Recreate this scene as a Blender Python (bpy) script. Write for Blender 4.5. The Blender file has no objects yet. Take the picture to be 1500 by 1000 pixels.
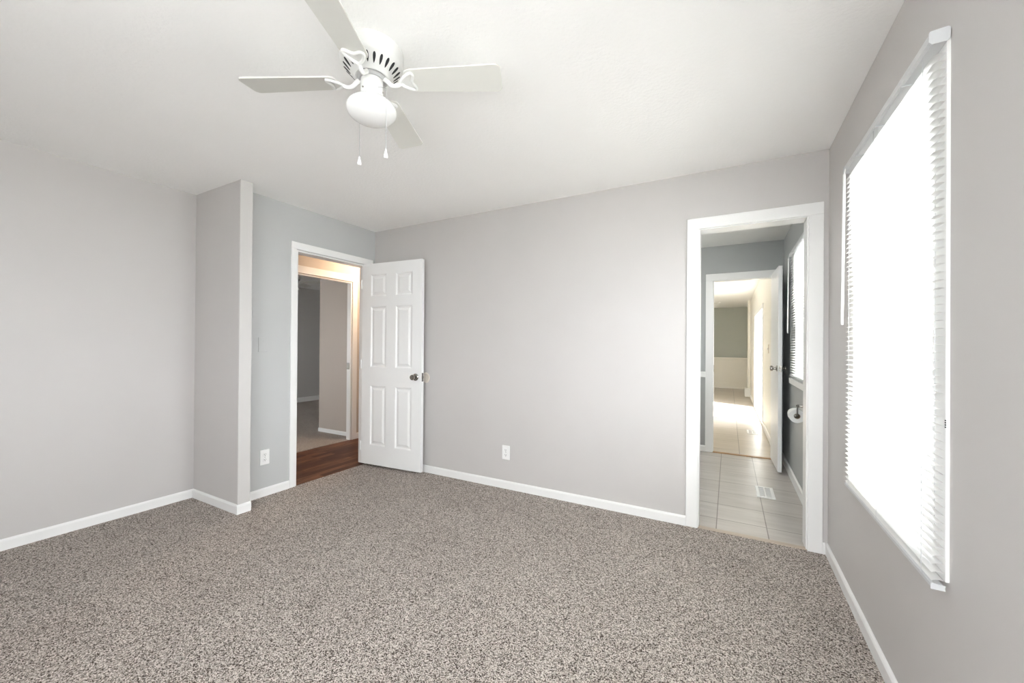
import bpy, bmesh, math, random
from mathutils import Vector, Matrix
random.seed(7)
SC = bpy.context.scene
COL = SC.collection
PI = math.pi
R = math.radians

# ------------------------------------------------------------------ camera
YAW, PITCH, ROLL = R(28.658), R(0.221), R(0.416)
FPX, CY, CAM_H = 581.382, 503.694, 1.22
fw = Vector((-math.sin(YAW) * math.cos(PITCH), math.cos(YAW) * math.cos(PITCH), math.sin(PITCH)))
r0 = Vector((math.cos(YAW), math.sin(YAW), 0))
u0 = r0.cross(fw)
rt = r0 * math.cos(ROLL) + u0 * math.sin(ROLL)
up = rt.cross(fw)
cd = bpy.data.cameras.new('camera')
cam = bpy.data.objects.new('camera', cd)
COL.objects.link(cam)
cam.matrix_world = Matrix(((rt.x, up.x, -fw.x, 0), (rt.y, up.y, -fw.y, 0), (rt.z, up.z, -fw.z, CAM_H), (0, 0, 0, 1)))
cd.sensor_width = 36
cd.lens = FPX / 1500 * 36
cd.shift_y = (CY - 500) / 1500
cd.clip_start = 0.02
SC.camera = cam

# ------------------------------------------------------------------ world, sun, exposure
SKY = 6.5
w = bpy.data.worlds.new('overcast_sky')
SC.world = w
w.use_nodes = True
w.node_tree.nodes['Background'].inputs[0].default_value = (0.97, 0.968, 1.0, 1)
w.node_tree.nodes['Background'].inputs[1].default_value = SKY
sd = bpy.data.lights.new('sun', 'SUN')
sd.energy = 14
sd.angle = R(1.2)
sd.color = (1.0, 0.95, 0.86)
sun = bpy.data.objects.new('sun', sd)
COL.objects.link(sun)
sun.rotation_euler = Vector((-0.70, 0.38, -0.95)).to_track_quat('-Z', 'Y').to_euler()


def portal(name, loc, rot, sx, sy):
    """daylight sampling guide in a window opening (adds no light of its own)"""
    ld = bpy.data.lights.new(name, 'AREA')
    ld.shape = 'RECTANGLE'
    ld.size, ld.size_y = sx, sy
    ld.cycles.is_portal = True
    o = bpy.data.objects.new(name, ld)
    o.location = loc
    o.rotation_euler = rot
    COL.objects.link(o)


SC.view_settings.view_transform = 'Standard'
SC.view_settings.look = 'None'
SC.view_settings.gamma = 1
SC.view_settings.use_curve_mapping = False
SC.view_settings.exposure = 1.46
try:
    SC.cycles.max_bounces = 14
    SC.cycles.diffuse_bounces = 10
    SC.cycles.transparent_max_bounces = 24
    SC.cycles.sample_clamp_indirect = 12
    SC.cycles.caustics_reflective = False
    SC.cycles.caustics_refractive = False
except Exception:
    pass


# ------------------------------------------------------------------ materials
def new_mat(name):
    m = bpy.data.materials.new(name)
    m.use_nodes = True
    nt = m.node_tree
    return m, nt, nt.nodes, nt.links, nt.nodes['Principled BSDF']


def coords(nt, scale=(1, 1, 1)):
    tc = nt.nodes.new('ShaderNodeTexCoord')
    mp = nt.nodes.new('ShaderNodeMapping')
    mp.inputs['Scale'].default_value = scale
    nt.links.new(tc.outputs['Object'], mp.inputs[0])
    return mp.outputs[0]


def noise(nt, vec, scale, detail=2, rough=0.5):
    n = nt.nodes.new('ShaderNodeTexNoise')
    n.inputs['Scale'].default_value = scale
    n.inputs['Detail'].default_value = detail
    n.inputs['Roughness'].default_value = rough
    nt.links.new(vec, n.inputs['Vector'])
    return n.outputs['Fac']


def ramp(nt, fac, stops):
    r = nt.nodes.new('ShaderNodeValToRGB')
    el = r.color_ramp.elements
    while len(el) < len(stops):
        el.new(0.5)
    for e, (p, c) in zip(el, stops):
        e.position = p
        e.color = (*c, 1)
    nt.links.new(fac, r.inputs[0])
    return r.outputs[0]


def bump(nt, bsdf, h, strength, dist):
    b = nt.nodes.new('ShaderNodeBump')
    b.inputs['Strength'].default_value = strength
    b.inputs['Distance'].default_value = dist
    nt.links.new(h, b.inputs['Height'])
    nt.links.new(b.outputs[0], bsdf.inputs['Normal'])


def paint(name, col, rough=0.5, spec=0.4, bscale=0, bstr=0.1, bdist=0.001, metal=0.0, vary=0.03):
    m, nt, N, L, B = new_mat(name)
    B.inputs['Roughness'].default_value = rough
    B.inputs['Specular IOR Level'].default_value = spec
    B.inputs['Metallic'].default_value = metal
    v = coords(nt)
    f = noise(nt, v, 3.0, 3)
    a = tuple(c * (1 - vary) for c in col)
    b = tuple(min(1, c * (1 + vary)) for c in col)
    L.new(ramp(nt, f, [(0.3, a), (0.7, b)]), B.inputs['Base Color'])
    if bscale:
        bump(nt, B, noise(nt, v, bscale, 3, 0.6), bstr, bdist)
    return m


M = {}
M['wall'] = paint('greige_wall_paint', (0.572, 0.552, 0.541), 0.42, 0.35, 220, 0.12, 0.001, vary=0.01)
M['wall_cool'] = paint('cool_grey_wall', (0.530, 0.539, 0.538), 0.42, 0.35, 220, 0.12, 0.001, vary=0.01)  # hall door wall, slightly cooler than the greige walls
M['trim'] = paint('white_trim_paint', (0.86, 0.86, 0.85), 0.35, 0.4, 0, vary=0.005)
M['post'] = paint('pale_corner_board', (0.60, 0.585, 0.57), 0.4, 0.4, 0, vary=0.01)
M['door'] = paint('white_door_paint', (0.86, 0.865, 0.86), 0.38, 0.4, 0, vary=0.005)
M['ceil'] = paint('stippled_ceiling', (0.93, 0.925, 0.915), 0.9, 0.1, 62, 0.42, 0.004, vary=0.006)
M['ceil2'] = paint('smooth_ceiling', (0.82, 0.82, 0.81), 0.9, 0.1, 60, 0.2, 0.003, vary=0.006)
M['bath'] = paint('blue_grey_bath_paint', (0.425, 0.44, 0.44), 0.4, 0.4, 0, vary=0.01)
M['hallp'] = paint('tan_hall_paint', (0.58, 0.52, 0.46), 0.5, 0.3, 0, vary=0.01)
M['grey2'] = paint('grey_bedroom_paint', (0.58, 0.565, 0.55), 0.55, 0.3, 0, vary=0.01)
M['taupe2'] = paint('taupe_closet_paint', (0.51, 0.45, 0.40), 0.5, 0.3, 0, vary=0.01)
M['dine_up'] = paint('sage_dining_paint', (0.45, 0.475, 0.44), 0.5, 0.3, 0, vary=0.01)
M['cream'] = paint('cream_panel_paint', (0.82, 0.80, 0.745), 0.45, 0.35, 0, vary=0.01)
M['enamel'] = paint('white_enamel', (0.78, 0.78, 0.76), 0.28, 0.5, 0, vary=0.004)
M['blade'] = paint('white_fan_blade', (0.70, 0.695, 0.655), 0.45, 0.35, 0, vary=0.008)
M['globe'] = paint('frosted_opal_glass', (0.83, 0.83, 0.82), 0.18, 0.5, 0, vary=0.0)
M['dark'] = paint('dark_shade_and_clip', (0.03, 0.03, 0.032), 0.6, 0.3, 0)  # near-black colour carries the shade inside slots and duct; also colours the clip
M['nickel'] = paint('satin_nickel', (0.42, 0.40, 0.37), 0.22, 0.5, 0, metal=1.0)
M['chrome'] = paint('dark_polished_metal', (0.34, 0.33, 0.31), 0.14, 0.5, 0, metal=1.0)
M['plastic'] = paint('white_plastic', (0.87, 0.87, 0.86), 0.3, 0.45, 0, vary=0.004)
M['beigeplastic'] = paint('beige_plastic', (0.72, 0.66, 0.58), 0.4, 0.4, 0)
M['rail'] = paint('white_blind_rail', (0.66, 0.67, 0.68), 0.3, 0.45, 0, vary=0.004)
M['cord'] = paint('grey_cord', (0.45, 0.45, 0.45), 0.7, 0.2, 0)
M['paper'] = paint('white_tissue', (0.85, 0.84, 0.82), 0.95, 0.05, 0)
M['card'] = paint('brown_card', (0.30, 0.24, 0.18), 0.9, 0.1, 0)
M['wood_strip'] = paint('oak_threshold', (0.36, 0.22, 0.11), 0.4, 0.4, 0, vary=0.15)
M['tan_strip'] = paint('beige_threshold', (0.50, 0.42, 0.34), 0.4, 0.4, 0)
M['ground'] = paint('pale_ground', (0.41, 0.415, 0.42), 0.9, 0.1, 3, 0.2, 0.01)
M['roof'] = paint('roof_board', (0.4, 0.4, 0.4), 0.9, 0.1, 0)


def carpet(name, dark, mid, light):
    m, nt, N, L, B = new_mat(name)
    B.inputs['Roughness'].default_value = 0.97
    B.inputs['Specular IOR Level'].default_value = 0.05
    v = coords(nt)
    vo = nt.nodes.new('ShaderNodeTexVoronoi')
    vo.inputs['Scale'].default_value = 285
    vo.inputs['Randomness'].default_value = 1.0
    wn = nt.nodes.new('ShaderNodeTexNoise')
    wn.inputs['Scale'].default_value = 90
    L.new(v, wn.inputs['Vector'])
    mx = nt.nodes.new('ShaderNodeMix')
    mx.data_type = 'VECTOR'
    mx.inputs['Factor'].default_value = 0.004
    L.new(v, mx.inputs['A'])
    L.new(wn.outputs['Color'], mx.inputs['B'])
    L.new(mx.outputs['Result'], vo.inputs['Vector'])
    sep = nt.nodes.new('ShaderNodeSeparateColor')
    L.new(vo.outputs['Color'], sep.inputs[0])
    c1 = ramp(nt, sep.outputs['Red'], [(0.0, dark), (0.20, dark), (0.34, mid), (0.60, mid), (0.72, light), (1.0, light)])
    f2 = noise(nt, v, 420, 2, 0.7)
    c2 = ramp(nt, f2, [(0.30, (0.55, 0.55, 0.55)), (0.62, (1.12, 1.12, 1.12))])
    mm = nt.nodes.new('ShaderNodeMix')
    mm.data_type = 'RGBA'
    mm.blend_type = 'MULTIPLY'
    mm.inputs['Factor'].default_value = 1.0
    L.new(c1, mm.inputs['A'])
    L.new(c2, mm.inputs['B'])
    # broad wear and pile-direction patches
    f3 = noise(nt, v, 2.2, 3, 0.6)
    c3 = ramp(nt, f3, [(0.3, (0.93, 0.92, 0.92)), (0.7, (1.05, 1.05, 1.05))])
    m3 = nt.nodes.new('ShaderNodeMix')
    m3.data_type = 'RGBA'
    m3.blend_type = 'MULTIPLY'
    m3.inputs['Factor'].default_value = 1.0
    L.new(mm.outputs['Result'], m3.inputs['A'])
    L.new(c3, m3.inputs['B'])
    L.new(m3.outputs['Result'], B.inputs['Base Color'])
    ad = nt.nodes.new('ShaderNodeMath')
    ad.operation = 'SUBTRACT'
    L.new(f2, ad.inputs[0])
    L.new(vo.outputs['Distance'], ad.inputs[1])
    bump(nt, B, ad.outputs[0], 0.7, 0.006)
    return m


M['carpet'] = carpet('speckled_greige_carpet', (0.09, 0.070, 0.058), (0.44, 0.39, 0.35), (0.82, 0.755, 0.70))
M['carpet2'] = carpet('beige_carpet', (0.30, 0.26, 0.23), (0.46, 0.41, 0.37), (0.60, 0.55, 0.51))


def tile_mat(name, c1, c2, grout, wx, wy, off):
    m, nt, N, L, B = new_mat(name)
    B.inputs['Roughness'].default_value = 0.28
    B.inputs['Specular IOR Level'].default_value = 0.45
    tc = nt.nodes.new('ShaderNodeTexCoord')
    mp = nt.nodes.new('ShaderNodeMapping')
    mp.inputs['Location'].default_value = (off[0], off[1], 0)
    L.new(tc.outputs['Object'], mp.inputs[0])
    br = nt.nodes.new('ShaderNodeTexBrick')
    br.offset = 0.0
    br.inputs['Scale'].default_value = 1
    br.inputs['Brick Width'].default_value = wx
    br.inputs['Row Height'].default_value = wy
    br.inputs['Mortar Size'].default_value = 0.0035
    br.inputs['Mortar Smooth'].default_value = 0.2
    br.inputs['Color1'].default_value = (*c1, 1)
    br.inputs['Color2'].default_value = (*c2, 1)
    br.inputs['Mortar'].default_value = (*grout, 1)
    L.new(mp.outputs[0], br.inputs['Vector'])
    v = coords(nt, (1.2, 9, 1))
    n = noise(nt, v, 1.6, 4, 0.6)
    c = ramp(nt, n, [(0.35, (0.88, 0.87, 0.86)), (0.65, (1.05, 1.05, 1.05))])
    mm = nt.nodes.new('ShaderNodeMix')
    mm.data_type = 'RGBA'
    mm.blend_type = 'MULTIPLY'
    mm.inputs['Factor'].default_value = 1
    L.new(br.outputs['Color'], mm.inputs['A'])
    L.new(c, mm.inputs['B'])
    L.new(mm.outputs['Result'], B.inputs['Base Color'])
    return m


M['tile'] = tile_mat('veined_bath_tile', (0.56, 0.53, 0.50), (0.52, 0.49, 0.46), (0.22, 0.20, 0.18), 0.30, 0.30, (0.07, -3.20 + 0.3 * 12))
M['tile2'] = tile_mat('beige_dining_tile', (0.56, 0.50, 0.43), (0.51, 0.455, 0.385), (0.20, 0.17, 0.14), 0.46, 0.46, (0.347, 0.1))


def laminate():
    m, nt, N, L, B = new_mat('dark_walnut_laminate')
    B.inputs['Roughness'].default_value = 0.5
    B.inputs['Specular IOR Level'].default_value = 0.25
    tc = nt.nodes.new('ShaderNodeTexCoord')
    mp = nt.nodes.new('ShaderNodeMapping')
    mp.inputs['Rotation'].default_value = (0, 0, PI / 2)
    L.new(tc.outputs['Object'], mp.inputs[0])
    br = nt.nodes.new('ShaderNodeTexBrick')
    br.offset = 0.37
    br.inputs['Scale'].default_value = 1
    br.inputs['Brick Width'].default_value = 0.55
    br.inputs['Row Height'].default_value = 0.07
    br.inputs['Mortar Size'].default_value = 0.001
    br.inputs['Color1'].default_value = (0.075, 0.030, 0.018, 1)
    br.inputs['Color2'].default_value = (0.19, 0.085, 0.048, 1)
    br.inputs['Mortar'].default_value = (0.03, 0.015, 0.01, 1)
    L.new(mp.outputs[0], br.inputs['Vector'])
    v = coords(nt, (14, 1.5, 1))
    n = noise(nt, v, 3, 4, 0.65)
    c = ramp(nt, n, [(0.35, (0.55, 0.55, 0.55)), (0.65, (1.3, 1.3, 1.3))])
    mm = nt.nodes.new('ShaderNodeMix')
    mm.data_type = 'RGBA'
    mm.blend_type = 'MULTIPLY'
    mm.inputs['Factor'].default_value = 1
    L.new(br.outputs['Color'], mm.inputs['A'])
    L.new(c, mm.inputs['B'])
    L.new(mm.outputs['Result'], B.inputs['Base Color'])
    return m


M['laminate'] = laminate()


def slat_mat():
    m, nt, N, L, B = new_mat('white_blind_slat')
    B.inputs['Base Color'].default_value = (0.84, 0.84, 0.83, 1)
    B.inputs['Roughness'].default_value = 0.35
    tr = nt.nodes.new('ShaderNodeBsdfTranslucent')
    tr.inputs[0].default_value = (0.8, 0.8, 0.79, 1)
    mx = nt.nodes.new('ShaderNodeMixShader')
    mx.inputs[0].default_value = 0.08
    L.new(B.outputs[0], mx.inputs[1])
    L.new(tr.outputs[0], mx.inputs[2])
    L.new(mx.outputs[0], nt.nodes['Material Output'].inputs['Surface'])
    return m


M['slat'] = slat_mat()


def glass_mat():
    m, nt, N, L, B = new_mat('window_glass')
    N.remove(B)
    t = nt.nodes.new('ShaderNodeBsdfTransparent')
    t.inputs[0].default_value = (0.94, 0.96, 0.96, 1)
    g = nt.nodes.new('ShaderNodeBsdfGlossy')
    g.inputs['Roughness'].default_value = 0.02
    mx = nt.nodes.new('ShaderNodeMixShader')
    mx.inputs[0].default_value = 0.05
    L.new(t.outputs[0], mx.inputs[1])
    L.new(g.outputs[0], mx.inputs[2])
    L.new(mx.outputs[0], nt.nodes['Material Output'].inputs['Surface'])
    return m


M['glass'] = glass_mat()


def lamp_mat(name, col, strength):
    m, nt, N, L, B = new_mat(name)
    B.inputs['Base Color'].default_value = (0.9, 0.85, 0.75, 1)
    B.inputs['Emission Color'].default_value = (*col, 1)
    B.inputs['Emission Strength'].default_value = strength
    return m


M['lit'] = lamp_mat('warm_lit_glass', (1.0, 0.74, 0.52), 31)
M['lit_fill'] = lamp_mat('fill_lamp_glass', (1.0, 0.97, 0.93), 22)  # glow of the added bathroom lamp


# ------------------------------------------------------------------ mesh helpers
def box(bm, lo, hi, bev=0.0, seg=2):
    x0, y0, z0 = lo
    x1, y1, z1 = hi
    v = [bm.verts.new(p) for p in ((x0, y0, z0), (x1, y0, z0), (x1, y1, z0), (x0, y1, z0),
                                   (x0, y0, z1), (x1, y0, z1), (x1, y1, z1), (x0, y1, z1))]
    fs = [bm.faces.new([v[i] for i in q]) for q in ((3, 2, 1, 0), (4, 5, 6, 7), (0, 1, 5, 4), (1, 2, 6, 5), (2, 3, 7, 6), (3, 0, 4, 7))]
    if bev:
        es = list({e for f in fs for e in f.edges})
        bmesh.ops.bevel(bm, geom=es, offset=bev, segments=seg, affect='EDGES', profile=0.5)


def lathe(bm, prof, seg=40, mat=None, caps=True):
    """prof: (radius, height) pairs round local z"""
    mat = mat or Matrix()
    rings = []
    for r, z in prof:
        if r < 1e-6:
            rings.append([bm.verts.new(mat @ Vector((0, 0, z)))])
        else:
            rings.append([bm.verts.new(mat @ Vector((r * math.cos(2 * PI * i / seg), r * math.sin(2 * PI * i / seg), z))) for i in range(seg)])
    for a, b in zip(rings, rings[1:]):
        for i in range(seg):
            j = (i + 1) % seg
            q = ([a[0]] if len(a) == 1 else [a[i], a[j]]) + ([b[0]] if len(b) == 1 else [b[j], b[i]])
            if len(q) > 2:
                bm.faces.new(q)
    if caps:
        for rg in (rings[0], rings[-1]):
            if len(rg) > 1:
                bm.faces.new(rg)


def tube(bm, pts, rad, seg=8, closed=False):
    pts = [Vector(p) for p in pts]
    n = len(pts)
    rads = rad if isinstance(rad, (list, tuple)) else [rad] * n
    rings = []
    prev = None
    for i, p in enumerate(pts):
        if closed:
            t = (pts[(i + 1) % n] - pts[i - 1]).normalized()
        else:
            t = (pts[min(i + 1, n - 1)] - pts[max(i - 1, 0)]).normalized()
        if prev is None:
            a = Vector((0, 0, 1)) if abs(t.z) < 0.9 else Vector((1, 0, 0))
            nrm = (a - t * a.dot(t)).normalized()
        else:
            nrm = (prev - t * prev.dot(t)).normalized()
        prev = nrm
        b = t.cross(nrm)
        rings.append([bm.verts.new(p + (nrm * math.cos(2 * PI * k / seg) + b * math.sin(2 * PI * k / seg)) * rads[i]) for k in range(seg)])
    pairs = list(zip(rings, rings[1:])) + ([(rings[-1], rings[0])] if closed else [])
    for a, b in pairs:
        for k in range(seg):
            bm.faces.new([a[k], a[(k + 1) % seg], b[(k + 1) % seg], b[k]])
    if not closed:
        bm.faces.new(rings[0])
        bm.faces.new(rings[-1])


def prism(bm, outline, axis, a, b):
    """extrude a 2D outline along an axis from a to b; outline = the two other coordinates in order"""
    def P(u, v, t):
        return {'X': (t, u, v), 'Y': (u, t, v), 'Z': (u, v, t)}[axis]
    A = [bm.verts.new(P(u, v, a)) for u, v in outline]
    B = [bm.verts.new(P(u, v, b)) for u, v in outline]
    n = len(outline)
    bm.faces.new(A)
    bm.faces.new(B)
    for i in range(n):
        bm.faces.new([A[i], A[(i + 1) % n], B[(i + 1) % n], B[i]])


def link(name, bm, mat, parent=None, smooth=False):
    bmesh.ops.recalc_face_normals(bm, faces=bm.faces[:])
    me = bpy.data.meshes.new(name)
    bm.to_mesh(me)
    bm.free()
    me.materials.append(mat)
    if smooth:
        for p in me.polygons:
            p.use_smooth = True
        try:
            me.set_sharp_from_angle(angle=R(38))
        except Exception:
            pass
    o = bpy.data.objects.new(name, me)
    COL.objects.link(o)
    if parent:
        o.parent = parent
    return o


def tag(o, label, cat, group=None, kind=None):
    o['label'] = label
    o['category'] = cat
    if group:
        o['group'] = group
    if kind:
        o['kind'] = kind
    return o


def struct(name, bm, mat, label, cat, smooth=False):
    return tag(link(name, bm, mat, None, smooth), label, cat, None, 'structure')


def empty(name, loc, rz=0):
    o = bpy.data.objects.new(name, None)
    o.location = loc
    o.rotation_euler = (0, 0, rz)
    o.empty_display_size = 0.1
    COL.objects.link(o)
    return o


def copy_tree(o, parent=None):
    c = o.copy()
    COL.objects.link(c)
    if parent:
        c.parent = parent
    for ch in [k for k in bpy.data.objects if k.parent == o]:
        copy_tree(ch, c)
    return c


def wall_x(bm, x0, x1, y0, y1, z0, z1, holes=()):
    """wall lying across x0..x1, running along y, with (ya, yb, za, zb) openings"""
    ys = sorted({y0, y1, *[h[0] for h in holes], *[h[1] for h in holes]})
    for a, b in zip(ys, ys[1:]):
        hs = [h for h in holes if h[0] <= a and h[1] >= b]
        if not hs:
            box(bm, (x0, a, z0), (x1, b, z1))
        for h in hs:
            if h[2] > z0 + 1e-4:
                box(bm, (x0, a, z0), (x1, b, h[2]))
            if h[3] < z1 - 1e-4:
                box(bm, (x0, a, h[3]), (x1, b, z1))


def wall_y(bm, y0, y1, x0, x1, z0, z1, holes=()):
    xs = sorted({x0, x1, *[h[0] for h in holes], *[h[1] for h in holes]})
    for a, b in zip(xs, xs[1:]):
        hs = [h for h in holes if h[0] <= a and h[1] >= b]
        if not hs:
            box(bm, (a, y0, z0), (b, y1, z1))
        for h in hs:
            if h[2] > z0 + 1e-4:
                box(bm, (a, y0, z0), (b, y1, h[2]))
            if h[3] < z1 - 1e-4:
                box(bm, (a, y0, h[3]), (b, y1, z1))


# ------------------------------------------------------------------ key dimensions (metres)
H = 2.40
XW = 0.518        # window wall face
XO = 0.66         # outside face of the outer wall
YB = 2.961        # back wall face
YB2 = 3.08        # bathroom face of the same wall
XH = -3.265       # hall door wall face
XH2 = -3.365
XL = -3.729       # recess wall face
YC, YC2 = 1.561, 1.637   # partition stub
XC = -3.078       # end of the stub
YF = -1.05        # wall behind the camera
YD = 5.17         # far wall of the bathroom
YE = 13.5         # far wall of the dining room
XHF = -4.24       # far side of the hall
XR2 = -7.9        # far wall of the second bedroom
BATH = (-0.190, 0.428, 0.0, 2.025)     # bathroom doorway x0, x1, z0, z1
HALL = (2.102, 2.872, 0.0, 2.030)     # hall doorway y0, y1
HALL2 = (2.715, 3.475, 0.0, 2.015)
DINE = (-0.172, 0.440, 0.0, 2.00)
WIN = (1.575, 2.385, 0.640, 2.010)    # bedroom window opening y0, y1, z0, z1
BWIN = (3.50, 4.20, 1.00, 2.02)       # bathroom window
PATIO = (7.35, 9.55, 0.02, 1.86)
FWIN = (-1.20, 0.30, 0.75, 2.10)
RWIN = (-0.90, 0.40, 0.85, 2.10)      # added unseen window for fill light, right wall beside the camera     # added window behind the camera x0, x1

# ------------------------------------------------------------------ floors
bm = bmesh.new(); box(bm, (XL - 0.1, YF - 0.1, -0.1), (XW + 0.02, YC2, 0.0)); box(bm, (XH, YC2, -0.1), (XW + 0.02, YB + 0.015, 0.0))
struct('floor', bm, M['carpet'], 'speckled greige bedroom carpet', 'floor')
bm = bmesh.new(); box(bm, (XHF - 0.02, YC2, -0.1), (XH, 6.0, -0.004))
struct('floor', bm, M['laminate'], 'dark walnut plank floor of the hall beyond the six-panel door', 'floor')
bm = bmesh.new(); box(bm, (-1.7, YB + 0.015, -0.1), (XW + 0.02, YD + 0.03, -0.004))
struct('floor', bm, M['tile'], 'grey veined tile floor of the bathroom', 'floor')
bm = bmesh.new(); box(bm, (-3.0, YD + 0.03, -0.1), (XO, YE + 0.1, -0.004))
struct('floor', bm, M['tile2'], 'beige sunlit tile floor of the room beyond the bathroom', 'floor')
bm = bmesh.new(); box(bm, (XR2 - 0.1, -0.1, -0.1), (XHF - 0.02, 6.0, 0.0))
struct('floor', bm, M['carpet2'], 'beige carpet of the second bedroom across the hall', 'floor')
bm = bmesh.new(); box(bm, (BATH[0], YB - 0.004, -0.02), (BATH[1], YB + 0.035, 0.005), 0.002)
struct('trim_1', bm, M['tan_strip'], 'beige strip between bedroom carpet and bathroom tile', 'threshold')
bm = bmesh.new(); box(bm, (DINE[0] - 0.01, YD - 0.004, -0.02), (DINE[1], YD + 0.04, 0.006), 0.002)
struct('trim_2', bm, M['wood_strip'], 'brown wooden strip under the far bathroom doorway', 'threshold')
bm = bmesh.new(); box(bm, (-30, -30, -0.6), (40, 40, -0.5))
struct('ground', bm, M['ground'], 'pale ground outside the windows', 'ground')

# ------------------------------------------------------------------ ceilings
bm = bmesh.new(); box(bm, (XL - 0.1, YF - 0.1, H), (XW + 0.05, YC2 - 0.02, H + 0.1)); box(bm, (XH - 0.05, YC2 - 0.02, H), (XW + 0.05, YB + 0.06, H + 0.1))
struct('ceiling', bm, M['ceil'], 'white stippled bedroom ceiling', 'ceiling')
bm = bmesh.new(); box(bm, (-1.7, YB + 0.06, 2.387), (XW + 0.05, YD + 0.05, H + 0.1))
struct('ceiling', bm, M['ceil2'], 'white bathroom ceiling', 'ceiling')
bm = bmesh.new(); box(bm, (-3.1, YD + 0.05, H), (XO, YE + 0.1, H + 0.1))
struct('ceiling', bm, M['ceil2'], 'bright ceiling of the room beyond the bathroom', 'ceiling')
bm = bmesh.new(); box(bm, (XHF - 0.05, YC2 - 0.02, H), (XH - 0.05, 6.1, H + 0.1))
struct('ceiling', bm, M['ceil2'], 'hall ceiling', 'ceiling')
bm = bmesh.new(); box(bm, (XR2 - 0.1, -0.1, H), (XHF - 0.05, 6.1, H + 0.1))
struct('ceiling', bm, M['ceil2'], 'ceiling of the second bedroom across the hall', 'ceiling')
bm = bmesh.new(); box(bm, (XR2 - 0.5, YF - 0.8, H + 0.1), (XO + 0.12, YE + 0.5, H + 0.2))
struct('roof', bm, M['roof'], 'flat roof over the house with eaves added to block sun', 'roof')  # unseen slab, overhang added to block sun and leaking sky light
bm = bmesh.new(); box(bm, (XO + 0.12, YF - 0.8, H + 0.1), (XO + 1.35, 1.15, H + 0.2)); box(bm, (XO + 1.20, YF - 0.7, -0.5), (XO + 1.32, YF - 0.58, H + 0.1)); box(bm, (XO + 1.20, 0.98, -0.5), (XO + 1.32, 1.10, H + 0.1))
struct('sun_block_roof', bm, M['roof'], 'added unseen roof blocking sun from the added bedroom window', 'roof')  # added roof on posts, keeps direct sun out of the extra window

# ------------------------------------------------------------------ walls
bm = bmesh.new(); wall_y(bm, YB, 3.02, XH2, XW, 0, H, [BATH])
struct('wall_back', bm, M['wall'], 'greige back wall with the bathroom doorway', 'wall')
bm = bmesh.new(); wall_x(bm, XW, XO, YF - 0.1, 3.02, 0, H, [WIN, RWIN])
struct('wall_right', bm, M['wall'], 'greige window wall on the right', 'wall')
bm = bmesh.new(); wall_x(bm, XL - 0.1, XL, YF - 0.1, YC, 0, H)
struct('wall_left', bm, M['wall'], 'greige wall of the recess on the left', 'wall')
bm = bmesh.new(); wall_y(bm, YC, YC2, XHF, XC - 0.012, 0, H)
struct('wall_stub', bm, M['wall'], 'short greige partition jutting out beside the hall door wall', 'wall')
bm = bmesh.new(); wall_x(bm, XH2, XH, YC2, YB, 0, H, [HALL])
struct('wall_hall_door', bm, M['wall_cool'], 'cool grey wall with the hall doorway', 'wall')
bm = bmesh.new(); wall_y(bm, YF - 0.1, YF, XL - 0.1, XO, 0, H, [FWIN])
struct('wall_front', bm, M['wall'], 'greige wall facing the back wall', 'wall')
# corner board on the end of the partition
bm = bmesh.new(); box(bm, (XC - 0.012, YC - 0.004, 0.0), (XC, YC2 + 0.004, H), 0.0015)
struct('trim_3', bm, M['post'], 'pale board capping the end of the partition', 'trim')

# bathroom shell
bm = bmesh.new(); wall_y(bm, 3.02, YB2, -1.7, XW, 0, 2.387, [BATH])
struct('wall_bath_front', bm, M['bath'], 'blue grey bathroom side of the bedroom wall', 'wall')
bm = bmesh.new(); wall_x(bm, XW, XO, 3.02, YD, 0, H, [BWIN])
struct('wall_bath_right', bm, M['bath'], 'blue grey bathroom wall with the small window', 'wall')
bm = bmesh.new(); wall_x(bm, -1.75, -1.65, 3.02, YD, 0, 2.387)
struct('wall_bath_left', bm, M['bath'], 'blue grey bathroom wall opposite the small window', 'wall')
bm = bmesh.new(); wall_y(bm, YD, YD + 0.05, -1.7, XO, 0, H, [DINE])
struct('wall_bath_back', bm, M['bath'], 'blue grey bathroom wall with the far doorway', 'wall')
bm = bmesh.new(); box(bm, (-1.65, YD - 0.018, 0.865), (DINE[0] - 0.068, YD, 0.93), 0.004)
struct('trim_4', bm, M['trim'], 'white chair rail on the far bathroom wall', 'trim')

# dining room shell
XD = 0.47
bm = bmesh.new(); wall_y(bm, YD + 0.05, YD + 0.10, -3.1, XO, 0, H, [DINE])
struct('wall_dining_front', bm, M['cream'], 'cream wall around the far bathroom doorway', 'wall')
bm = bmesh.new(); wall_x(bm, XD, XO, YD + 0.10, 11.7, 0, H, [PATIO]); wall_x(bm, 0.60, XO, 11.7, YE, 0, H)
struct('wall_dining_right', bm, M['cream'], 'cream wall with the sunny glass door', 'wall')
bm = bmesh.new(); wall_x(bm, -3.1, -3.0, YD + 0.10, YE, 0, H)
struct('wall_dining_left', bm, M['cream'], 'cream wall opposite the sunny glass door', 'wall')
bm = bmesh.new(); box(bm, (-3.0, YE, 0), (XO, YE + 0.1, H))
struct('wall_dining_back', bm, M['dine_up'], 'sage grey far wall beyond the bathroom', 'wall')
bm = bmesh.new(); box(bm, (-3.0, YE - 0.02, 0), (0.60, YE, 0.87)); box(bm, (-3.0, YE - 0.045, 0.86), (0.60, YE, 0.91), 0.006)
for px in (-2.7, -1.75, -0.8):
    for a, b, c, d in ((px, px + 0.03, 0.16, 0.76), (px + 0.82, px + 0.85, 0.16, 0.76), (px, px + 0.85, 0.13, 0.16), (px, px + 0.85, 0.76, 0.79)):
        box(bm, (a, YE - 0.03, c), (b, YE - 0.015, d))
struct('trim_5', bm, M['cream'], 'cream panelled wainscot along the far sage wall', 'wainscot')
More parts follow.
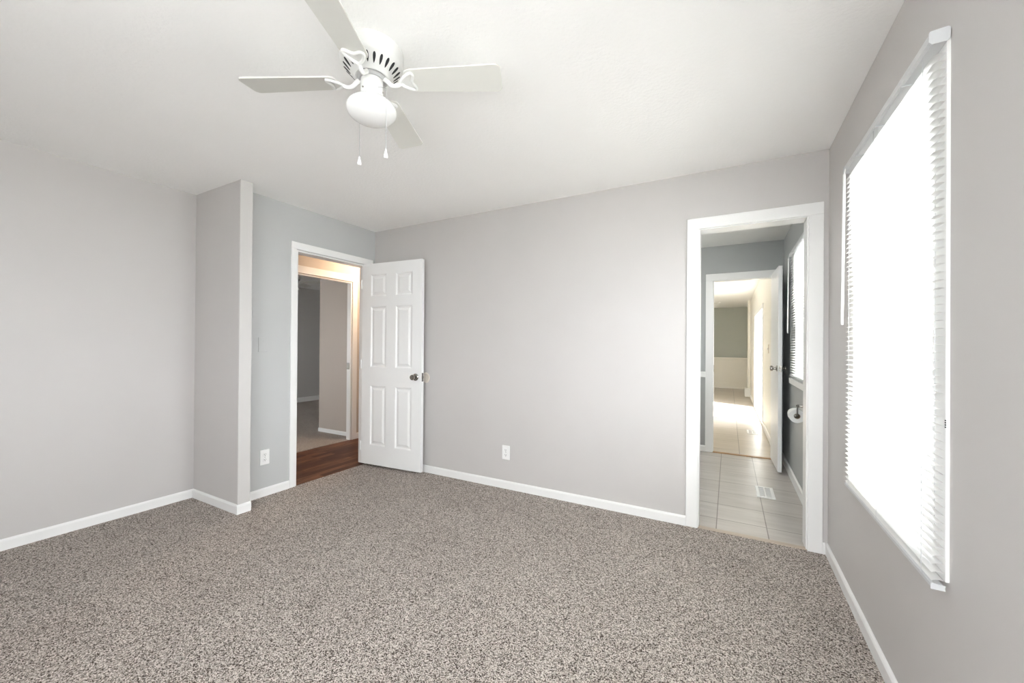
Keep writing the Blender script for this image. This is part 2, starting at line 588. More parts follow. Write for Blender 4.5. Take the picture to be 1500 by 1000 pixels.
bm = bmesh.new(); box(bm, (0.415, 11.62, 0), (0.60, 11.70, H))
struct('wall_dining_stub', bm, M['cream'], 'narrow cream wall end beside the far sage wall', 'wall')
bm = bmesh.new(); box(bm, (0.35, 11.35, 0), (XD, 11.62, 0.20), 0.006)
struct('trim_6', bm, M['trim'], 'low white boxed plinth at the foot of the narrow cream wall end', 'plinth')

# hall and second bedroom shells
bm = bmesh.new(); wall_x(bm, XHF - 0.05, XHF, YC2, 6.0, 0, H, [HALL2])
struct('wall_hall_left', bm, M['hallp'], 'tan hall wall with the second bedroom doorway', 'wall')
bm = bmesh.new(); wall_x(bm, XH2, XH2 + 0.05, 3.02, 6.0, 0, H)
struct('wall_hall_right', bm, M['hallp'], 'tan hall wall behind the bedroom', 'wall')
bm = bmesh.new(); wall_x(bm, XH2 - 0.006, XH2, YC2, YB, 0, H, [HALL]); wall_y(bm, 6.0, 6.1, XHF - 0.05, XH2 + 0.05, 0, H)
struct('wall_hall_back', bm, M['hallp'], 'tan wall closing the end of the hall', 'wall')
bm = bmesh.new(); wall_x(bm, XHF - 0.07, XHF - 0.05, -0.1, 6.0, 0, H, [HALL2]); wall_x(bm, XR2 - 0.1, XR2, -0.1, 6.1, 0, H)
wall_y(bm, 6.0, 6.1, XR2, XHF - 0.05, 0, H)
wall_y(bm, -0.1, 0.0, XR2, XHF - 0.05, 0, H, [(-7.6, -5.9, 0.8, 2.1)])
struct('wall_second_bedroom', bm, M['grey2'], 'grey walls of the second bedroom', 'wall')
bm = bmesh.new(); box(bm, (-5.05, 3.60, 0), (XHF - 0.07, 4.7, H))
struct('wall_closet', bm, M['taupe2'], 'taupe closet corner inside the second bedroom doorway', 'wall')


# ------------------------------------------------------------------ baseboards
def board_prof(face, d, h=0.066, t=0.013):
    """outline (across, z); d = +1/-1 the way the board sticks out"""
    return [(face, 0), (face + d * t, 0), (face + d * t, h - 0.012), (face + d * (t - 0.004), h - 0.004), (face + d * (t - 0.009), h), (face, h)]


def base_x(name, face, d, runs, label, mat=None, h=0.066):
    bm = bmesh.new()
    for a, b in runs:
        prism(bm, board_prof(face, d, h), 'Y', a, b)
    return struct(name, bm, mat or M['trim'], label, 'baseboard')


def base_y(name, face, d, runs, label, mat=None, h=0.066):
    bm = bmesh.new()
    for a, b in runs:
        prism(bm, board_prof(face, d, h), 'X', a, b)
    return struct(name, bm, mat or M['trim'], label, 'baseboard')


base_y('baseboard_back', YB, -1, [(XH, BATH[0] - 0.064), (BATH[1] + 0.064, XW - 0.013)], 'white baseboard along the back wall')
base_x('baseboard_right', XW, -1, [(YF, YB)], 'white baseboard under the window wall')
base_x('baseboard_left', XL, 1, [(YF, YC)], 'white baseboard along the recess wall')
base_y('baseboard_stub', YC, -1, [(XL + 0.013, XC)], 'white baseboard on the face of the short partition')
base_x('baseboard_end', XC, 1, [(YC - 0.0145, YC2 + 0.006)], 'white baseboard wrapped round the partition end')
base_x('baseboard_hall_door', XH, 1, [(YC2, HALL[0] - 0.052), (HALL[1] + 0.052, YB - 0.013)], 'white baseboard beside the hall doorway')
base_y('baseboard_front', YF, 1, [(XL + 0.013, XW - 0.013)], 'white baseboard along the wall facing the back wall')
base_x('baseboard_bath_right', XW, -1, [(YB2, YD)], 'white baseboard in the bathroom under the small window', h=0.09)
base_y('baseboard_bath_back', YD, -1, [(-1.65, DINE[0] - 0.068)], 'white baseboard left of the far bathroom doorway', h=0.07)
base_x('baseboard_hall_left', XHF, 1, [(HALL2[1] + 0.076, 6.0), (YC2, HALL2[0] - 0.076)], 'white baseboard in the hall', h=0.075)
base_x('baseboard_second_bedroom', XR2, 1, [(0.0, 6.0)], 'white baseboard on the far grey wall of the second bedroom', h=0.10)
base_y('baseboard_closet', 3.60, -1, [(-5.05, XHF - 0.07)], 'white baseboard on the taupe closet corner', h=0.05)
base_x('baseboard_dining_right', XD, -1, [(YD + 0.1, PATIO[0] - 0.06), (PATIO[1] + 0.06, 11.35)], 'white baseboard below the sunny glass door wall', h=0.08)


# ------------------------------------------------------------------ doorway casings and jambs
def casing_y(name, face, d, op, wd, label, jamb_depth, parts=()):
    """casing on a wall whose face is at y=face; d = way it sticks out; op = opening"""
    x0, x1, z0, z1 = op
    t = 0.014
    bm = bmesh.new()
    y0, y1 = sorted((face, face + d * t))
    box(bm, (x0 - wd, y0, 0), (x0 + 0.010, y1, z1 - 0.010), 0.003)
    box(bm, (x1 - 0.010, y0, 0), (x1 + wd, y1, z1 - 0.010), 0.003)
    box(bm, (x0 - wd, y0, z1 - 0.010), (x1 + wd, y1, z1 + wd), 0.003)
    o = struct(name, bm, M['trim'], label, 'door casing')
    bm = bmesh.new()
    j0, j1 = sorted((face, face - d * jamb_depth))
    th = 0.016
    j0 += 0.0005
    box(bm, (x0 - 0.003, j0, 0), (x0 + th, j1, z1)); box(bm, (x1 - th, j0, 0), (x1 + 0.003, j1, z1)); box(bm, (x0 + th, j0, z1 - th), (x1 - th, j1, z1 + 0.003))
    link('jamb', bm, M['trim'], o)
    return o


def casing_x(name, face, d, op, wd, label, jamb_depth):
    y0, y1, z0, z1 = op
    t = 0.014
    bm = bmesh.new()
    a, b = sorted((face, face + d * t))
    box(bm, (a, y0 - wd, 0), (b, y0 - 0.004, z1 + 0.004), 0.003)
    box(bm, (a, y1 + 0.004, 0), (b, y1 + wd, z1 + 0.004), 0.003)
    box(bm, (a, y0 - wd, z1 + 0.004), (b, y1 + wd, z1 + wd + 0.012), 0.003)
    o = struct(name, bm, M['trim'], label, 'door casing')
    bm = bmesh.new()
    j0, j1 = sorted((face, face - d * jamb_depth))
    th = 0.014
    box(bm, (j0, y0 - 0.003, 0), (j1, y0 + th, z1)); box(bm, (j0, y1 - th, 0), (j1, y1 + 0.003, z1)); box(bm, (j0, y0 + th, z1 - th), (j1, y1 - th, z1 + 0.003))
    link('jamb', bm, M['trim'], o)
    return o


casing_y('trim_7', YB, -1, BATH, 0.064, 'white casing round the bathroom doorway', YB2 - YB)
c = casing_x('trim_8', XH, 1, HALL, 0.052, 'white casing round the hall doorway', XH - XH2 + 0.006)
bm = bmesh.new(); box(bm, (XH - 0.075, HALL[0] + 0.0135, 0.86), (XH - 0.035, HALL[0] + 0.0158, 0.94), 0.001)
p = link('strike_plate', bm, M['nickel'], c); p['label'] = 'small metal strike plate'
c = casing_x('trim_9', XHF, 1, HALL2, 0.076, 'white casing round the second bedroom doorway across the hall', 0.07)
bm = bmesh.new(); box(bm, (XHF - 0.07, HALL2[1] - 0.0165, 0.90), (XHF - 0.02, HALL2[1] - 0.0138, 0.985), 0.001)
p = link('strike_plate', bm, M['nickel'], c); p['label'] = 'dark metal strike plate'
c = casing_y('trim_10', YD, -1, DINE, 0.068, 'white casing round the far bathroom doorway', 0.10)
bm = bmesh.new(); box(bm, (DINE[0] + 0.0155, YD + 0.02, 0.93), (DINE[0] + 0.018, YD + 0.05, 1.01), 0.001)
p = link('strike_plate', bm, M['nickel'], c); p['label'] = 'dark metal strike plate'


# ------------------------------------------------------------------ doors
def panel_leaf(W, HT, T, zb, panels):
    """six-panel leaf: x along the width, front at y=0, back at y=T"""
    bm = bmesh.new()
    xs = sorted({0, W, *[p[0] for p in panels], *[p[1] for p in panels]})
    zs = sorted({zb, HT, *[p[2] for p in panels], *[p[3] for p in panels]})
    for y, s in ((0.0, 1), (T, -1)):
        for xa, xb in zip(xs, xs[1:]):
            for za, zc in zip(zs, zs[1:]):
                pan = [p for p in panels if p[0] <= xa and p[1] >= xb and p[2] <= za and p[3] >= zc]
                if not pan:
                    bm.faces.new([bm.verts.new(q) for q in ((xa, y, za), (xb, y, za), (xb, y, zc), (xa, y, zc))])
                    continue
                loops = []
                for ins, dep in ((0, 0), (0.006, 0.0015), (0.016, 0.0095), (0.026, 0.0095), (0.046, 0.002)):
                    loops.append([bm.verts.new(q) for q in ((xa + ins, y + s * dep, za + ins), (xb - ins, y + s * dep, za + ins),
                                                            (xb - ins, y + s * dep, zc - ins), (xa + ins, y + s * dep, zc - ins))])
                for a, b in zip(loops, loops[1:]):
                    for i in range(4):
                        bm.faces.new([a[i], a[(i + 1) % 4], b[(i + 1) % 4], b[i]])
                bm.faces.new(loops[-1])
    for q in (((0, 0, zb), (0, T, zb), (0, T, HT), (0, 0, HT)), ((W, 0, zb), (W, T, zb), (W, T, HT), (W, 0, HT)),
              ((0, 0, zb), (W, 0, zb), (W, T, zb), (0, T, zb)), ((0, 0, HT), (W, 0, HT), (W, T, HT), (0, T, HT))):
        bm.faces.new([bm.verts.new(v) for v in q])
    bmesh.ops.remove_doubles(bm, verts=bm.verts[:], dist=0.0002)
    return bm


def knob_bm(pos, d, plate_r=0.033, long=1.0):
    """round knob on a rose, sticking out along y*d"""
    bm = bmesh.new()
    m = Matrix.Translation(pos) @ Matrix.Rotation(-PI / 2 * d, 4, 'X')
    lathe(bm, [(0.0, 0.0), (plate_r, 0.0), (plate_r, 0.004), (plate_r * 0.8, 0.009), (0.013, 0.012), (0.011, 0.028 * long),
               (0.018, 0.033 * long), (0.025, 0.040 * long), (0.0265, 0.048 * long), (0.024, 0.056 * long), (0.016, 0.060 * long), (0.0, 0.061 * long)], 28, m)
    return bm


LW, LT = 0.742, 0.035
st, mul = 0.112, 0.112
pw = (LW - 2 * st - mul) / 2
cols = [(st, st + pw), (st + pw + mul, LW - st)]
rows = [(0.212, 0.812), (0.992, 1.602), (1.700, 1.922)]
leaf = link('door_1', panel_leaf(LW, 2.030, LT, 0.022, [(a, b, c, d) for a, b in cols for c, d in rows]), M['door'])
leaf.location = (-3.281 + 0.010, 2.806, 0)
leaf.rotation_euler = (0, 0, math.atan2(0.055, 0.738))
tag(leaf, 'white six-panel door standing open against the back wall', 'door', None, 'structure')
p = link('door_knob', knob_bm((LW - 0.065, 0.0, 0.915), -1), M['chrome'], leaf, True); p['label'] = 'dark shiny round knob facing the room'
p = link('door_knob', knob_bm((LW - 0.065, LT, 0.915), 1, long=0.75), M['chrome'], leaf, True); p['label'] = 'dark shiny round knob facing the back wall'
bm = bmesh.new(); box(bm, (LW - 0.0005, 0.006, 0.875), (LW + 0.0018, LT - 0.006, 0.955), 0.0008); box(bm, (LW + 0.001, 0.011, 0.905), (LW + 0.010, LT - 0.011, 0.925), 0.002)
p = link('latch', bm, M['chrome'], leaf); p['label'] = 'metal latch plate'
for z in (0.20, 1.02, 1.83):
    bm = bmesh.new()
    tube(bm, [(-0.006, -0.004, z - 0.045), (-0.006, -0.004, z + 0.045)], 0.006, 10)
    box(bm, (-0.001, 0.0, z - 0.043), (0.0012, 0.030, z + 0.043))
    p = link('hinge', bm, M['door'], leaf, True)

# bathroom far door: plain slab, open against the window wall
BW, BT = 0.560, 0.033
bm = bmesh.new(); box(bm, (0, 0, 0.018), (BW, BT, 2.010), 0.0015)
bd = link('door_2', bm, M['door'])
bd.location = (0.402, YD - 0.012, 0)
bd.rotation_euler = (0, 0, math.atan2(-0.50, 0.014))
tag(bd, 'plain white slab door standing open beside the small bathroom window', 'door', None, 'structure')
p = link('door_knob', knob_bm((BW - 0.06, 0.0, 1.015), -1, 0.03), M['nickel'], bd, True); p['label'] = 'satin metal knob facing the doorway'
p = link('door_knob', knob_bm((BW - 0.06, BT, 1.015), 1, 0.03, 0.72), M['nickel'], bd, True); p['label'] = 'satin metal knob facing the window wall'
bm = bmesh.new(); box(bm, (BW - 0.0005, 0.006, 0.985), (BW + 0.0018, BT - 0.006, 1.045), 0.0008); box(bm, (BW + 0.001, 0.011, 1.007), (BW + 0.009, BT - 0.011, 1.023), 0.002)
p = link('latch', bm, M['nickel'], bd); p['label'] = 'metal latch plate'
for z in (0.2, 1.0, 1.8):
    bm = bmesh.new(); tube(bm, [(0.0, BT + 0.004, z - 0.04), (0.0, BT + 0.004, z + 0.04)], 0.005, 8)
    link('hinge', bm, M['nickel'], bd, True)

# round wall bumper behind the knob
bm = bmesh.new(); lathe(bm, [(0.0, 0.0), (0.050, 0.0), (0.049, 0.004), (0.040, 0.007), (0.034, 0.004), (0.0, 0.003)], 36, Matrix.Translation((-2.562, YB, 0.905)) @ Matrix.Rotation(PI / 2, 4, 'X'))
tag(link('wall_bumper', bm, M['beigeplastic'], None, True), 'round beige bumper disc on the back wall behind the door knob', 'door bumper')


# ------------------------------------------------------------------ windows
def window_x(name, op, label, flange=0.045, mid=True):
    """window in the right-hand outer wall"""
    y0, y1, z0, z1 = op
    fr = 0.035
    fz = 0.045
    bm = bmesh.new()
    xa, xb = XW - 0.008, XW + 0.002
    box(bm, (xa, y0 - flange, z0 - fz), (xb, y0, z1 + fz), 0.002); box(bm, (xa, y1, z0 - fz), (xb, y1 + flange, z1 + fz), 0.002)
    box(bm, (xa, y0, z0 - fz), (xb, y1, z0), 0.002); box(bm, (xa, y0, z1), (xb, y1, z1 + fz), 0.002)
    o = struct(name, bm, M['trim'], label, 'window')
    bm = bmesh.new()
    xa, xb = XW + 0.06, XO
    box(bm, (xa, y0, z0), (xb, y0 + fr, z1)); box(bm, (xa, y1 - fr, z0), (xb, y1, z1)); box(bm, (xa, y0 + fr, z0), (xb, y1 - fr, z0 + fr)); box(bm, (xa, y0 + fr, z1 - fr), (xb, y1 - fr, z1))
    link('window_frame', bm, M['trim'], o)
    zm = (z0 + z1) / 2
    for k, (za, zb, x) in enumerate(((z0 + fr, zm + 0.02, XW + 0.075), (zm - 0.02, z1 - fr, XW + 0.105))):
        bm = bmesh.new()
        s = 0.028
        ya, yb = y0 + fr, y1 - fr
        box(bm, (x, ya, za), (x + 0.025, ya + s, zb)); box(bm, (x, yb - s, za), (x + 0.025, yb, zb)); box(bm, (x, ya + s, za), (x + 0.025, yb - s, za + s)); box(bm, (x, ya + s, zb - s), (x + 0.025, yb - s, zb))
        sa = link('sash', bm, M['trim'], o)
        bm = bmesh.new(); box(bm, (x + 0.010, ya + s, za + s), (x + 0.014, yb - s, zb - s))
        link('pane', bm, M['glass'], sa)
    portal(name + '_daylight', (XO + 0.01, (y0 + y1) / 2, (z0 + z1) / 2), (0, PI / 2, 0), z1 - z0, y1 - y0)
    return o


window_x('window_1', WIN, 'bedroom sash window behind the open white blind', 0.085)
bm = bmesh.new()
for k in range(4):
    box(bm, (XW - 0.0095, 1.4895, 1.008 + 0.006 * k), (XW - 0.007, 1.4925, 1.0115 + 0.006 * k), 0.0005)
lt = link('frame_clip', bm, M['dark'], bpy.data.objects['window_1']); lt['label'] = 'tiny dark clip on the frame edge'
window_x('fill_window_6', RWIN, 'added unseen sash window lighting the bedroom beside the front corner')  # extra window out of view, added to fill the room with daylight
window_x('window_2', BWIN, 'small bathroom sash window behind its blind')
# glass patio door
y0, y1, z0, z1 = PATIO
bm = bmesh.new()
for a, b, c, d in ((y0 - 0.05, y0 + 0.03, 0, z1 + 0.05), (y1 - 0.03, y1 + 0.05, 0, z1 + 0.05), (y0 + 0.03, y1 - 0.03, z1 - 0.02, z1 + 0.05), (y0 + 0.03, y1 - 0.03, 0.0, z0 + 0.01)):
    box(bm, (XD - 0.01, a, c), (XO, b, d))
o = struct('window_3', bm, M['trim'], 'tall glass patio door letting sun onto the beige tiles', 'patio door')
for k, (a, b) in enumerate(((y0 + 0.03, (y0 + y1) / 2 + 0.03), ((y0 + y1) / 2 - 0.03, y1 - 0.03))):
    bm = bmesh.new()
    x = XD + 0.05 + 0.035 * k
    s = 0.05
    za, zb = z0 + 0.01, z1 - 0.02
    box(bm, (x, a, za), (x + 0.03, a + s, zb)); box(bm, (x, b - s, za), (x + 0.03, b, zb)); box(bm, (x, a + s, za), (x + 0.03, b - s, za + 0.06)); box(bm, (x, a + s, zb - 0.06), (x + 0.03, b - s, zb))
    sa = link('sash', bm, M['trim'], o)
    bm = bmesh.new(); box(bm, (x + 0.012, a + s, za + 0.06), (x + 0.018, b - s, zb - 0.06))
    link('pane', bm, M['glass'], sa)
portal('window_3_daylight', (XO + 0.01, (y0 + y1) / 2, (z0 + z1) / 2), (0, PI / 2, 0), z1 - z0, y1 - y0)


def window_y(name, op, ya, yb, d, label):
    x0, x1, z0, z1 = op
    fr = 0.045
    bm = bmesh.new()
    box(bm, (x0, ya, z0), (x0 + fr, yb, z1)); box(bm, (x1 - fr, ya, z0), (x1, yb, z1)); box(bm, (x0 + fr, ya, z0), (x1 - fr, yb, z0 + fr)); box(bm, (x0 + fr, ya, z1 - fr), (x1 - fr, yb, z1))
    xm = (x0 + x1) / 2
    box(bm, (xm - 0.025, ya + 0.02, z0 + fr), (xm + 0.025, yb - 0.02, z1 - fr))
    o = struct(name, bm, M['trim'], label, 'window')
    ym = (ya + yb) / 2
    for a, b in ((x0 + fr, xm - 0.025), (xm + 0.025, x1 - fr)):
        bm = bmesh.new(); box(bm, (a, ym - 0.002, z0 + fr), (b, ym + 0.002, z1 - fr))
        link('pane', bm, M['glass'], o)
    portal(name + '_daylight', (xm, ya - 0.01, (z0 + z1) / 2), (R(90), 0, 0), x1 - x0, z1 - z0)


window_y('fill_window_4', FWIN, YF - 0.1, YF, 1, 'added unseen window facing the back wall for fill light')  # added behind the camera, placed and sized as the main fill
window_y('fill_window_5', (-7.6, -5.9, 0.8, 2.1), -0.1, 0.0, 1, 'unseen window added to light the second bedroom')  # put in out of view so the second bedroom gets light


# ------------------------------------------------------------------ venetian blinds
def blind(name, xc, y0, y1, zt, zb, wand_y, wand_len, label, cord_y, n_ladder=3, tilt=8):
    o = empty(name, (xc, (y0 + y1) / 2, zb))
    ox, oy, oz = o.location

    def put(nm, bm, mat, smooth=False, parent=None):
        bmesh.ops.translate(bm, verts=bm.verts[:], vec=(-ox, -oy, -oz))
        return link(nm, bm, mat, parent or o, smooth)
    hw = 0.019
    # head rail: open-topped rounded channel
    bm = bmesh.new()
    prof = [(xc - hw, zt - 0.003), (xc - hw - 0.002, zt - 0.009), (xc - hw - 0.002, zt - 0.026), (xc - hw + 0.004, zt - 0.033), (xc + hw - 0.004, zt - 0.033),
            (xc + hw, zt - 0.028), (xc + hw, zt), (xc + hw - 0.003, zt + 0.001), (xc + hw - 0.004, zt - 0.004), (xc - hw + 0.004, zt - 0.006), (xc - hw + 0.002, zt)]
    prism(bm, [(a, b) for a, b in prof], 'Y', y0, y1)
    hr = put('head_rail', bm, M['rail'])
    for ya, yb in ((y0 - 0.003, y0), (y1, y1 + 0.003)):
        bm = bmesh.new()
        prism(bm, [(xc - hw - 0.003, zt - 0.004), (xc - hw, zt + 0.001), (xc + hw - 0.002, zt + 0.004), (xc + hw + 0.002, zt), (xc + hw + 0.001, zt - 0.029), (xc + hw - 0.005, zt - 0.035), (xc - hw + 0.003, zt - 0.035), (xc - hw - 0.003, zt - 0.028)], 'Y', ya, yb)
        put('end_cap', bm, M['rail'], parent=hr)
    # slats
    sw, pitch = 0.0250, 0.0218
    top = zt - 0.050
    n = int((top - (zb + 0.022)) / pitch)
    bm = bmesh.new()
    ct, sn = math.cos(R(tilt)), math.sin(R(tilt))
    for i in range(n + 1):
        z = zb + 0.022 + pitch * i
        row = []
        for y in (y0 + 0.002, y1 - 0.002):
            r_ = []
            for k in range(7):
                u = (k / 6 - 0.5) * sw
                h = 0.0026 * (1 - (2 * u / sw) ** 2)
                r_.append(bm.verts.new((xc + u * ct - h * sn, y, z + u * sn + h * ct)))
            row.append(r_)
        for k in range(6):
            bm.faces.new([row[0][k], row[0][k + 1], row[1][k + 1], row[1][k]])
    put('slats', bm, M['slat'], True)
    # bottom rail
    bm = bmesh.new()
    prism(bm, [(xc - 0.013, zb + 0.002), (xc - 0.011, zb), (xc + 0.011, zb), (xc + 0.013, zb + 0.002), (xc + 0.013, zb + 0.011), (xc + 0.008, zb + 0.014), (xc - 0.008, zb + 0.014), (xc - 0.013, zb + 0.011)], 'Y', y0 + 0.002, y1 - 0.002)
    br = put('bottom_rail', bm, M['rail'])
    bm = bmesh.new()
    prism(bm, [(xc - 0.0145, zb - 0.0015), (xc + 0.0145, zb - 0.0015), (xc + 0.0135, zb + 0.006), (xc + 0.0145, zb + 0.0125), (xc - 0.0135, zb + 0.0155), (xc - 0.0145, zb + 0.0125)], 'Y', y0 - 0.001, y0 + 0.002)
    ec = put('end_cap', bm, M['rail'], parent=br)
    bm = bmesh.new(); lathe(bm, [(0.0, 0), (0.0012, 0), (0.0012, 0.001), (0, 0.001)], 10, Matrix.Translation((xc + 0.001, y0 - 0.001, zb + 0.007)) @ Matrix.Rotation(PI / 2, 4, 'X'))
    # ladder strings
    for k in range(n_ladder):
        y = y0 + (y1 - y0) * (0.07 + 0.86 * k / (n_ladder - 1))
        bm = bmesh.new()
        for dx in (-0.0135, 0.0135):
            tube(bm, [(xc + dx, y, zt - 0.034), (xc + dx, y, zb + 0.010)], 0.0007, 5)
        put('ladder_string', bm, M['rail'])
    # lift cord
    bm = bmesh.new()
    tube(bm, [(xc - 0.017, cord_y, zt - 0.034), (xc - 0.018, cord_y, zt - 0.4), (xc - 0.017, cord_y, zb + 0.30)], 0.0010, 5)
    put('lift_cord', bm, M['cord'])
    # tilt wand
    bm = bmesh.new()
    tube(bm, [(xc - hw - 0.006, wand_y, zt - 0.030), (xc - hw - 0.010, wand_y, zt - 0.055)], 0.002, 6)
    tube(bm, [(xc - hw - 0.010, wand_y, zt - 0.055), (xc - hw - 0.014, wand_y + 0.012, zt - wand_len + 0.02), (xc - hw - 0.014, wand_y + 0.012, zt - wand_len)], [0.0055, 0.0055, 0.0045], 6)
    put('tilt_wand', bm, M['plastic'])
    # wall brackets
    for y in (y0 + 0.20, (y0 + y1) / 2, y1 - 0.20):
        bm = bmesh.new(); box(bm, (xc - hw - 0.004, y - 0.008, zt - 0.038), (XW, y + 0.008, zt - 0.0335), 0.001)
        put('bracket', bm, M['rail'], parent=hr)
    return o


b1 = blind('window_blind', 0.4945, 1.485, 2.400, 2.078, 0.575, 2.345, 0.750, 'white venetian blind with open slats over the bedroom window', 1.975)
tag(b1, 'white venetian blind with open slats over the large bedroom window', 'blind', 'venetian blinds')
b2 = blind('window_blind', 0.4945, 3.44, 4.34, 2.070, 0.965, 4.30, 0.72, '', 3.95)
tag(b2, 'smaller white venetian blind over the bathroom window', 'blind', 'venetian blinds')
bm = bmesh.new(); box(bm, (0.478, 3.42, 0.900), (XW + 0.10, 4.36, 0.950), 0.005)
tag(link('window_sill', bm, M['trim']), 'white sill ledge under the bathroom window', 'window sill', None, 'structure')


# ------------------------------------------------------------------ ceiling fan
def smooth_path(pts, n=6):
    P = [Vector(p) for p in pts]
    out = []
    for i in range(len(P) - 1):
        p0, p1, p2, p3 = P[max(i - 1, 0)], P[i], P[i + 1], P[min(i + 2, len(P) - 1)]
        for k in range(n):
            t = k / n
            out.append(0.5 * ((2 * p1) + (-p0 + p2) * t + (2 * p0 - 5 * p1 + 4 * p2 - p3) * t * t + (-p0 + 3 * p1 - 3 * p2 + p3) * t ** 3))
    out.append(P[-1])
    return out


def make_fan():
    """hugger ceiling fan; origin on the ceiling, everything hangs below"""
    o = empty('ceiling_fan', (0, 0, 0))
    bm = bmesh.new()
    lathe(bm, [(0.0, 0.0), (0.120, 0.0), (0.1215, -0.004), (0.1215, -0.052), (0.119, -0.060), (0.115, -0.064), (0.072, -0.108), (0.064, -0.110), (0.060, -0.106), (0.0, -0.104)], 56)
    h = link('motor_housing', bm, M['enamel'], o, True)
    for k in range(24):
        a = 2 * PI * (k + 0.5) / 24
        bm = bmesh.new()
        # tear-shaped slot lying on the sloping underside
        m = Matrix.Rotation(a, 4, 'Z') @ Matrix.Translation((0.0955, 0, -0.0842)) @ Matrix.Rotation(-math.atan2(0.044, 0.043), 4, 'Y')
        out = []
        for q in range(14):
            t = 2 * PI * q / 14
            x = 0.0190 * math.cos(t)
            out.append((x, (0.0050 + 0.0020 * (x / 0.0190)) * math.sin(t)))
        A = [bm.verts.new(m @ Vector((u, v, 0.0012))) for u, v in out]
        B = [bm.verts.new(m @ Vector((u, v, -0.0012))) for u, v in out]
        bm.faces.new(A); bm.faces.new(B)
        for q in range(14):
            bm.faces.new([A[q], A[(q + 1) % 14], B[(q + 1) % 14], B[q]])
        s = link('vent_slot', bm, M['dark'], h)
    bm = bmesh.new()
    lathe(bm, [(0.0, -0.104), (0.057, -0.104), (0.057, -0.112), (0.050, -0.119), (0.0, -0.119)], 40)
    p = link('rotor_ring', bm, M['cord'], o, True); p['label'] = 'grey metal rotor ring'
    bm = bmesh.new()
    lathe(bm, [(0.0, -0.112), (0.040, -0.112), (0.043, -0.116), (0.043, -0.176), (0.041, -0.181), (0.036, -0.184), (0.036, -0.196), (0.0, -0.196)], 40)
    sh = link('switch_housing', bm, M['enamel'], o, True)
    for k in range(3):
        a = 2 * PI * k / 3 + 0.5
        bm = bmesh.new(); lathe(bm, [(0, 0), (0.0035, 0), (0.003, 0.004), (0, 0.005)], 10, Matrix.Translation((0.042 * math.cos(a), 0.042 * math.sin(a), -0.166)) @ Matrix.Rotation(a, 4, 'Z') @ Matrix.Rotation(PI / 2, 4, 'Y'))
        link('screw', bm, M['nickel'], sh, True)
    # squat opal globe
    bm = bmesh.new()
    prof = [(0.034, -0.190)]
    for k in range(3, 25):
        t = PI * k / 24
        prof.append((0.0965 * math.sin(t) if k < 24 else 0.0, -0.238 + 0.049 * math.cos(t)))
    lathe(bm, prof, 48)
    link('globe', bm, M['globe'], o, True)
    base = R(25.5)
    for k in range(4):
        a = base + k * PI / 2
        rot = Matrix.Rotation(a, 4, 'Z')
        zb = -0.121
        bm = bmesh.new()
        r_in, r_out = 0.135, 0.523
        out = []
        wi, wo = 0.052, 0.064
        cr = 0.022

        def corner(cx, cy, a0, rr):
            return [(cx + rr * math.cos(a0 + PI / 2 * q / 5), cy + rr * math.sin(a0 + PI / 2 * q / 5)) for q in range(6)]
        out += corner(r_out - cr, wo - cr, 0, cr)
        out += corner(r_in + 0.03, wi - 0.03, PI / 2, 0.03)
        out += corner(r_in + 0.03, -wi + 0.03, PI, 0.03)
        out += corner(r_out - cr, -wo + cr, 1.5 * PI, cr)
        m = rot @ Matrix.Translation((0, 0, zb)) @ Matrix.Rotation(R(-10), 4, 'X')
        A = [bm.verts.new(m @ Vector((u, v, 0.003))) for u, v in out]
        B = [bm.verts.new(m @ Vector((u, v, -0.003))) for u, v in out]
        bm.faces.new(A); bm.faces.new(B)
        for q in range(len(out)):
            bm.faces.new([A[q], A[(q + 1) % len(out)], B[(q + 1) % len(out)], B[q]])
        bl = link('blade', bm, M['blade'], o)
        # blade iron: curved arm that forks into a raised loop under the blade root
        bm = bmesh.new()
        arm = smooth_path([(0.046, 0, -0.110), (0.062, 0, -0.122), (0.080, 0, -0.139), (0.100, 0, -0.142), (0.118, 0, -0.134)], 5)
        tube(bm, [rot @ p for p in arm], [0.0098 - 0.0020 * i / (len(arm) - 1) for i in range(len(arm))], 10)
        loop = smooth_path([(0.116, 0.0, -0.0115), (0.130, 0.018, -0.010), (0.150, 0.033, -0.008), (0.168, 0.040, -0.006), (0.174, 0.028, -0.006), (0.167, 0.010, -0.008),
                            (0.165, 0.0, -0.0085), (0.167, -0.010, -0.008), (0.174, -0.028, -0.006), (0.168, -0.040, -0.006), (0.150, -0.033, -0.008), (0.130, -0.018, -0.010), (0.116, 0.0, -0.0115)], 4)[:-1]
        tube(bm, [m @ p for p in loop], 0.0062, 8, closed=True)
        pl = [(0.118, 0.0), (0.132, 0.018), (0.152, 0.032), (0.168, 0.038), (0.156, 0.0), (0.168, -0.038), (0.152, -0.032), (0.132, -0.018)]
        A = [bm.verts.new(m @ Vector((u, v, -0.0032))) for u, v in pl]
        B = [bm.verts.new(m @ Vector((u, v, -0.0070))) for u, v in pl]
        for q in range(1, 7):
            bm.faces.new([A[0], A[q], A[q + 1]]); bm.faces.new([B[0], B[q + 1], B[q]])
        for q in range(8):
            bm.faces.new([A[q], A[(q + 1) % 8], B[(q + 1) % 8], B[q]])
        link('blade_iron', bm, M['enamel'], o, True)
    cr_, cf_ = Vector((0.8775, 0.4796, 0)), Vector((-0.4796, 0.8775, 0))
